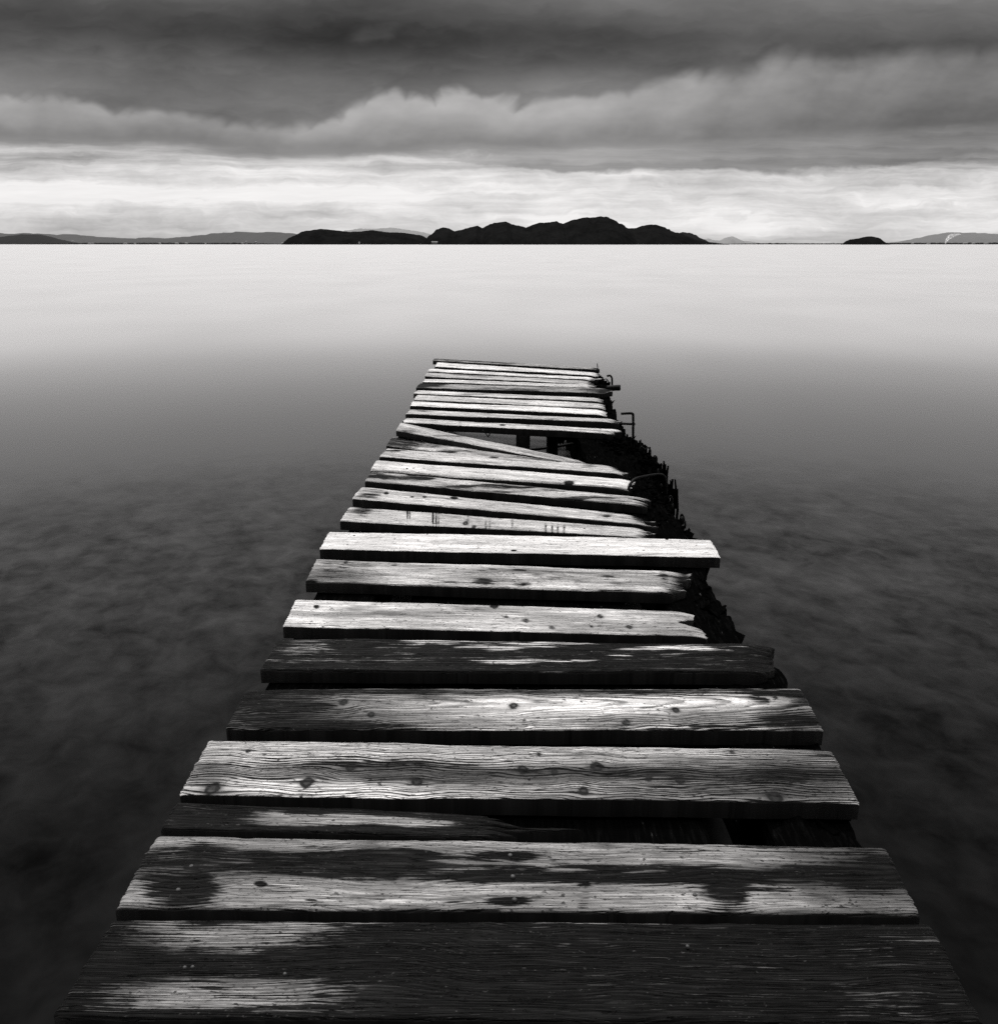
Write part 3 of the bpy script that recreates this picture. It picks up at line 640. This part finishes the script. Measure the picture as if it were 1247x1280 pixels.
# nail heads on the second plank
def nail_head(px, py, r, parent=pier):
    c = un(px, py, 0.0015); V = []; Fc = []; n = 12
    for k, (rr, z) in enumerate([(1.0, -.003), (1.0, .0006), (.75, .0019), (.35, .0026)]):
        for i in range(n):
            a = 2 * math.pi * i / n
            V.append(c + np.array([r * rr * math.cos(a), r * rr * math.sin(a), z]))
    for k in range(3):
        for i in range(n): Fc.append((k * n + i, k * n + (i + 1) % n, (k + 1) * n + (i + 1) % n, (k + 1) * n + i))
    Fc.append(tuple(3 * n + i for i in range(n)))
    return link('nail_head', local(V), Fc, NAIL, parent)
for px, py in [Z7(1200, 185), Z7(1207, 240), Z7(1211, 300), Z7(338, 275), Z7(372, 214), Z8(474, 288)]:
    nail_head(px, py, .0048)
for px, py in [Z6(268, 95), Z6(392, 339), Z6(57, 523), Z4(258, 148), Z7(355, 477), Z7(615, 494), Z7(375, 476), Z8(455, 422)]:
    nail_head(px, py, .0034)

# ---- rotted side beams
def beam(xo, xi, y0, y1, zt, thick, amp, seed, name, label=None, shards=0, ny=260, extra=()):
    ys = np.linspace(y0, y1, ny); V = []; Fc = []
    prof = []
    n = 20
    tt = np.arange(n) / n * 4
    NN = fbm(ys[:, None] * 2.3 + seed, tt[None, :] * 1.9 + seed, 4); N2 = fbm(ys[:, None] * 9 + seed, tt[None, :] * 6 + seed, 3)
    for i, y in enumerate(ys):
        a = xo(y); b = xi(y)
        for k in range(n):
            t = tt[k]
            if t < 1: px_, pz = b + (a - b) * t, 0
            elif t < 2: px_, pz = a, -(t - 1)
            elif t < 3: px_, pz = a + (b - a) * (t - 2), -1
            else: px_, pz = b, -1 + (t - 3)
            nn = NN[i, k]; n2 = N2[i, k]
            cx = (a + b) / 2
            sx = 1 + amp * (nn * 1.2 + n2 * .35) / .15 * .5
            pz2 = zt + pz * thick + amp * (nn * .8 + n2 * .45) * (1 if t < 1.3 or t > 3.7 else .4)
            pz2 = min(pz2, zt + (.0 if amp < .03 else .02))
            V.append((cx + (px_ - cx) * sx, y, pz2))
    for i in range(ny - 1):
        for k in range(n):
            Fc.append((i * n + k, (i + 1) * n + k, (i + 1) * n + (k + 1) % n, i * n + (k + 1) % n))
    Fc.append(tuple(range(n))); Fc.append(tuple((ny - 1) * n + k for k in range(n - 1, -1, -1)))
    rnd = random.Random(seed)
    for s in range(shards):                                  # splinters and crust standing off the rotten top
        y = y0 + (y1 - y0) * rnd.random() ** .8; a = xo(y); b = xi(y)
        t = rnd.betavariate(2.2, 1.1); x = b + (a - b) * t
        h = rnd.uniform(.004, .026) * (1.8 if rnd.random() < .1 else 1) * (.5 if y < 3.6 else 1); w = rnd.uniform(.006, .022); L = rnd.uniform(.03, .13)
        lean = rnd.uniform(-.03, .04); b0 = len(V); zb_ = zt - .035
        sk = rnd.uniform(-.03, .03)
        V += [(x - w, y - L / 2, zb_), (x + w, y - L / 2, zb_), (x + w + sk, y + L / 2, zb_), (x - w + sk, y + L / 2, zb_),
              (x - w * .4 + lean, y - L * .3, zb_ + .03 + h * rnd.random()), (x + w * .4 + lean, y - L * .25, zb_ + .03 + h), (x + w * .3 + lean + sk, y + L * .3, zb_ + .03 + h * rnd.random()), (x - w * .3 + lean + sk, y + L * .35, zb_ + .03 + h * rnd.random())]
        Fc += [tuple(b0 + j for j in f) for f in [(0, 1, 5, 4), (1, 2, 6, 5), (2, 3, 7, 6), (3, 0, 4, 7), (4, 5, 6, 7)]]
    for (v2, f2) in extra:
        b0 = len(V); V += v2; Fc += [tuple(b0 + k for k in f) for f in f2]
    return link(name, local(V), Fc, ROT, pier, smooth=False, label=label)
YO = [(.3, .80), (1.7, .825), (2.2, .86), (2.5, .88), (2.8, .83), (3.3, .85), (3.9, .875), (4.6, .89), (5.3, .93), (5.7, .96), (6.0, .94), (6.6, .91), (7.4, .95), (8.0, .99), (8.6, 1.04), (9.1, 1.04), (9.35, 1.0)]
xo = lambda y: float(np.interp(y, [p[0] for p in YO], [p[1] for p in YO]))
# raised crust where the beam stands proud past the gap
def crust(cx, cy, zt, rx, ry, hgt, seed, n=90):
    V = []; Fc = []; rnd = random.Random(seed)
    for s in range(n):
        x = cx + rnd.gauss(0, rx); y = cy + rnd.gauss(0, ry)
        h = hgt * max(.2, 1 - abs(x - cx) / rx * .35) * rnd.uniform(.35, 1.0); w = rnd.uniform(.006, .020); b0 = len(V)
        lx, ly = rnd.uniform(-.02, .02), rnd.uniform(-.03, .03)
        k = 6
        for j in range(k):
            a = 2 * math.pi * j / k; q = rnd.uniform(.7, 1.2); V.append((x + w * q * math.cos(a), y + w * 1.6 * q * math.sin(a), zt - .09))
        for j in range(k):
            a = 2 * math.pi * j / k; q = rnd.uniform(.3, .9); V.append((x + lx + w * q * math.cos(a), y + ly + w * q * 1.4 * math.sin(a), zt + h * rnd.uniform(.75, 1.05)))
        for j in range(k): Fc.append((b0 + j, b0 + (j + 1) % k, b0 + k + (j + 1) % k, b0 + k + j))
        Fc.append(tuple(b0 + k + j for j in range(k)))
    return V, Fc
CR = [crust(cx, cy, -.05, rx, ry, hg, sd, n) for (cx, cy, rx, ry, hg, sd, n) in [(.92, 5.35, .045, .30, .040, 1, 110), (.95, 8.9, .055, .25, .05, 2, 90), (.85, 4.45, .04, .30, .012, 4, 60), (.80, 5.85, .07, .14, .03, 5, 70)]]
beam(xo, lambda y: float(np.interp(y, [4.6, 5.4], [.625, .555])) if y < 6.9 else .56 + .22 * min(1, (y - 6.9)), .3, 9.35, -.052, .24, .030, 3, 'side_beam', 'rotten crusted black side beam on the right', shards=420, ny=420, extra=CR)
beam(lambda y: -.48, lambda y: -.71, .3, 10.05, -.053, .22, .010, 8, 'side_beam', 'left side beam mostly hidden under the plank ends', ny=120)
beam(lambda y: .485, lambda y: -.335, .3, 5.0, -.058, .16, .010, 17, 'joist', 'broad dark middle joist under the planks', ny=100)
# ---- cross beams and piles
def box(x0, x1, y0, y1, z0, z1, amp, seed, nx=24):
    V = []; Fc = []; n = 8
    for i in range(nx):
        x = x0 + (x1 - x0) * i / (nx - 1)
        pts = [(y0, z1), ((y0 + y1) / 2, z1), (y1, z1), (y1, (z0 + z1) / 2), (y1, z0), ((y0 + y1) / 2, z0), (y0, z0), (y0, (z0 + z1) / 2)]
        for k, (y, z) in enumerate(pts):
            e = float(fbm(np.array([x * 4 + seed]), np.array([k * 1.3 + seed]), 3)[0]) * amp
            V.append((x, y + e, z + (e if k > 2 else min(e, 0))))
    for i in range(nx - 1):
        for k in range(n): Fc.append((i * n + k, i * n + (k + 1) % n, (i + 1) * n + (k + 1) % n, (i + 1) * n + k))
    Fc.append(tuple(range(n - 1, -1, -1))); Fc.append(tuple((nx - 1) * n + k for k in range(n)))
    return V, Fc
for i, y in enumerate([1.0, 2.75, 4.7, 6.62, 8.2, 9.75]):
    if i == 3: continue_beam = False
    else: continue_beam = True
    V, Fc = box(-.68, .84, y - .08, y + .08, -.235 if y < 6 else -.15, -.10, .008, i * 5)
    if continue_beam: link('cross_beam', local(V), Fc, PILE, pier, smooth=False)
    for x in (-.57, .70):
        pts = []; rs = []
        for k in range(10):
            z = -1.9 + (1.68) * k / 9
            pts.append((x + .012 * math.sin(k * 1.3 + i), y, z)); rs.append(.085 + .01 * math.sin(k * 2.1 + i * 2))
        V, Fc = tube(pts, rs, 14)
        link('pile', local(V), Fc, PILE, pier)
def post(px0, px1, Y, ztop):
    a = at(px0, 548, Y)[0]; b = at(px1, 548, Y)[0]
    V, Fc = tube([((a + b) / 2 + .004 * math.sin(k), Y, -1.6 + (ztop + 1.6) * k / 8) for k in range(9)], (b - a) / 2, 12)
    link('pile', local(V), Fc, PILE, pier)
post(644, 662, 6.62, -.10); post(682, 697, 6.3, -.10)
# torn wood hanging in the gap, and a thin rail low under the deck
V, Fc = [], []
rnd = random.Random(11)
for s in range(46):
    x = rnd.uniform(.34, .60); y = 6.25 + rnd.uniform(-.06, .05); zt = -.06; dl = rnd.uniform(.015, .065); w = rnd.uniform(.006, .022); b0 = len(V)
    for z, q in ((zt, 1), (zt - dl * .6, .9), (zt - dl, .25)):
        V += [(x - w * q, y - .01, z), (x + w * q, y - .01, z), (x + w * q, y + .01, z), (x - w * q, y + .01, z)]
    for r in range(2):
        for j in range(4): Fc.append((b0 + r * 4 + j, b0 + r * 4 + (j + 1) % 4, b0 + r * 4 + 4 + (j + 1) % 4, b0 + r * 4 + 4 + j))
link('hanging_splinters', local(V), Fc, ROT, pier, smooth=False)
V, Fc = tube([at(640, 565, 6.4), at(690, 559, 6.4), at(726, 553, 6.4)], .011, 8); link('brace_rod', local(V), Fc, IRON, pier)
V, Fc = tube(smooth_path([at(603, 538, 6.1), at(608, 543, 6.1), at(610, 546, 6.1), at(613, 540, 6.1)], 3), .004, 6); link('wire', local(V), Fc, IRON, pier)
# ---- bent iron staples and bars on the right beam
def Z2(X, Y): return (700 + X / 5.668, 440 + Y / 5.668)
def bar(pts, Y, r, name, label=None, zf=Z2, dY=None):
    P = [at(*zf(*p), (Y if dY is None else Y + dY[i])) for i, p in enumerate(pts)]
    V, Fc = tube(smooth_path(P, 5), r, 10)
    return link(name, local(V), Fc, IRON, pier, label=label)
bar([(330, 172), (350, 166), (364, 180), (367, 205), (367, 245)], 9.0, .010, 'iron_staple', 'small hooked bar near the pier end')
bar([(430, 437), (485, 434), (508, 436), (516, 452), (516, 560), (516, 715)], 6.15, .009, 'iron_staple', 'tall bent iron bar standing above the gap')
bar([(380, 507), (450, 508), (530, 511)], 6.5, .009, 'iron_bar', 'straight thin bar sticking out sideways')
bar([(330, 258), (380, 254), (425, 252)], 8.2, .027, 'iron_bar', 'thick round bar end sticking out sideways')
bar([(483, 975), (497, 935), (535, 898), (620, 878), (700, 868), (735, 882), (750, 930), (749, 1010)], 4.75, .008, 'iron_staple', 'low arched iron staple over the rotten beam', dY=[-.18, -.16, -.12, -.05, 0, 0, 0, 0])
bar([(862, 900), (868, 845), (890, 832), (1000, 832), (1100, 840), (1128, 858), (1135, 905)], 2.50, .010, 'iron_staple', 'squat iron staple beside the dark wet plank', zf=Z4)
for (x0, y0, x1, y1, Y) in [(262, 80, 264, 128, 9.3), (570, 620, 567, 700, 5.75), (694, 828, 688, 880, 4.95), (797, 1078, 792, 1125, 4.25), (868, 1168, 866, 1222, 3.98), (886, 1198, 882, 1250, 3.92), (716, 935, 712, 970, 4.7), (640, 690, 638, 740, 5.5)]:
    V, Fc = tube([at(*Z2(x1, y1), Y), at(*Z2((x0 + x1) / 2 + 1, (y0 + y1) / 2), Y), at(*Z2(x0, y0), Y)], [.005, .0048, .004], 6)
    link('nail', local(V), Fc, IRON, pier)
for pts, Y in [([(560, 700), (575, 672), (600, 690), (622, 676), (640, 700)], 5.5), ([(655, 760), (668, 735), (684, 750), (682, 800)], 5.1), ([(770, 1040), (782, 1020), (794, 1046), (790, 1090)], 4.4), ([(300, 205), (322, 190), (340, 205), (330, 232)], 8.8), ([(500, 720), (520, 690), (548, 705), (560, 740)], 5.8), ([(850, 1190), (858, 1150), (874, 1172), (880, 1215)], 4.0)]:
    bar(pts, Y, .0045, 'wire')
# frayed plank stub on the right beam in the open slot near the viewer
q = [(1024, 1008), (1030, 1052), (1066, 1008), (1080, 1056)]

# the loose board lying across the far side of the gap
lb = plank([Z1(66, 334), Z1(46, 366), Z1(800, 492), Z1(720, 492)], nx=200, ny=18, seed=90, z0=(.050, -.004), th=.040, tone=.62, wet=.22, late=.3, streaky=.44, parent=None,
           blobs=[(505, 540, 22, 3.5, .42), (560, 545, 40, 2, .3), (720, 573, 20, 2, .2)], jr=jag(.02, 91, 4), rings=(.008, .05, .02, .004), name='loose_board', edge=.008)
tag(lb, 'narrow loose board lying slantwise across the pier at the edge of the open gap', 'board')

# ------------------------------------------------------------------ camera
cam = bpy.data.cameras.new('camera'); co = bpy.data.objects.new('camera', cam); C.objects.link(co)
cam.sensor_fit = 'HORIZONTAL'; cam.sensor_width = 36; cam.lens = 36 * F / 1247
cam.clip_start = .05; cam.clip_end = 120000
co.location = (0, 0, H); co.rotation_euler = (math.pi / 2 - PITCH, 0, 0)
sc.camera = co
sc.view_settings.view_transform = 'Standard'; sc.view_settings.look = 'None'; sc.view_settings.exposure = 0; sc.view_settings.gamma = 1
sc.render.engine = 'CYCLES'
sc.cycles.max_bounces = 5; sc.cycles.diffuse_bounces = 3; sc.cycles.glossy_bounces = 3; sc.cycles.transparent_max_bounces = 64
sc.cycles.use_denoising = False
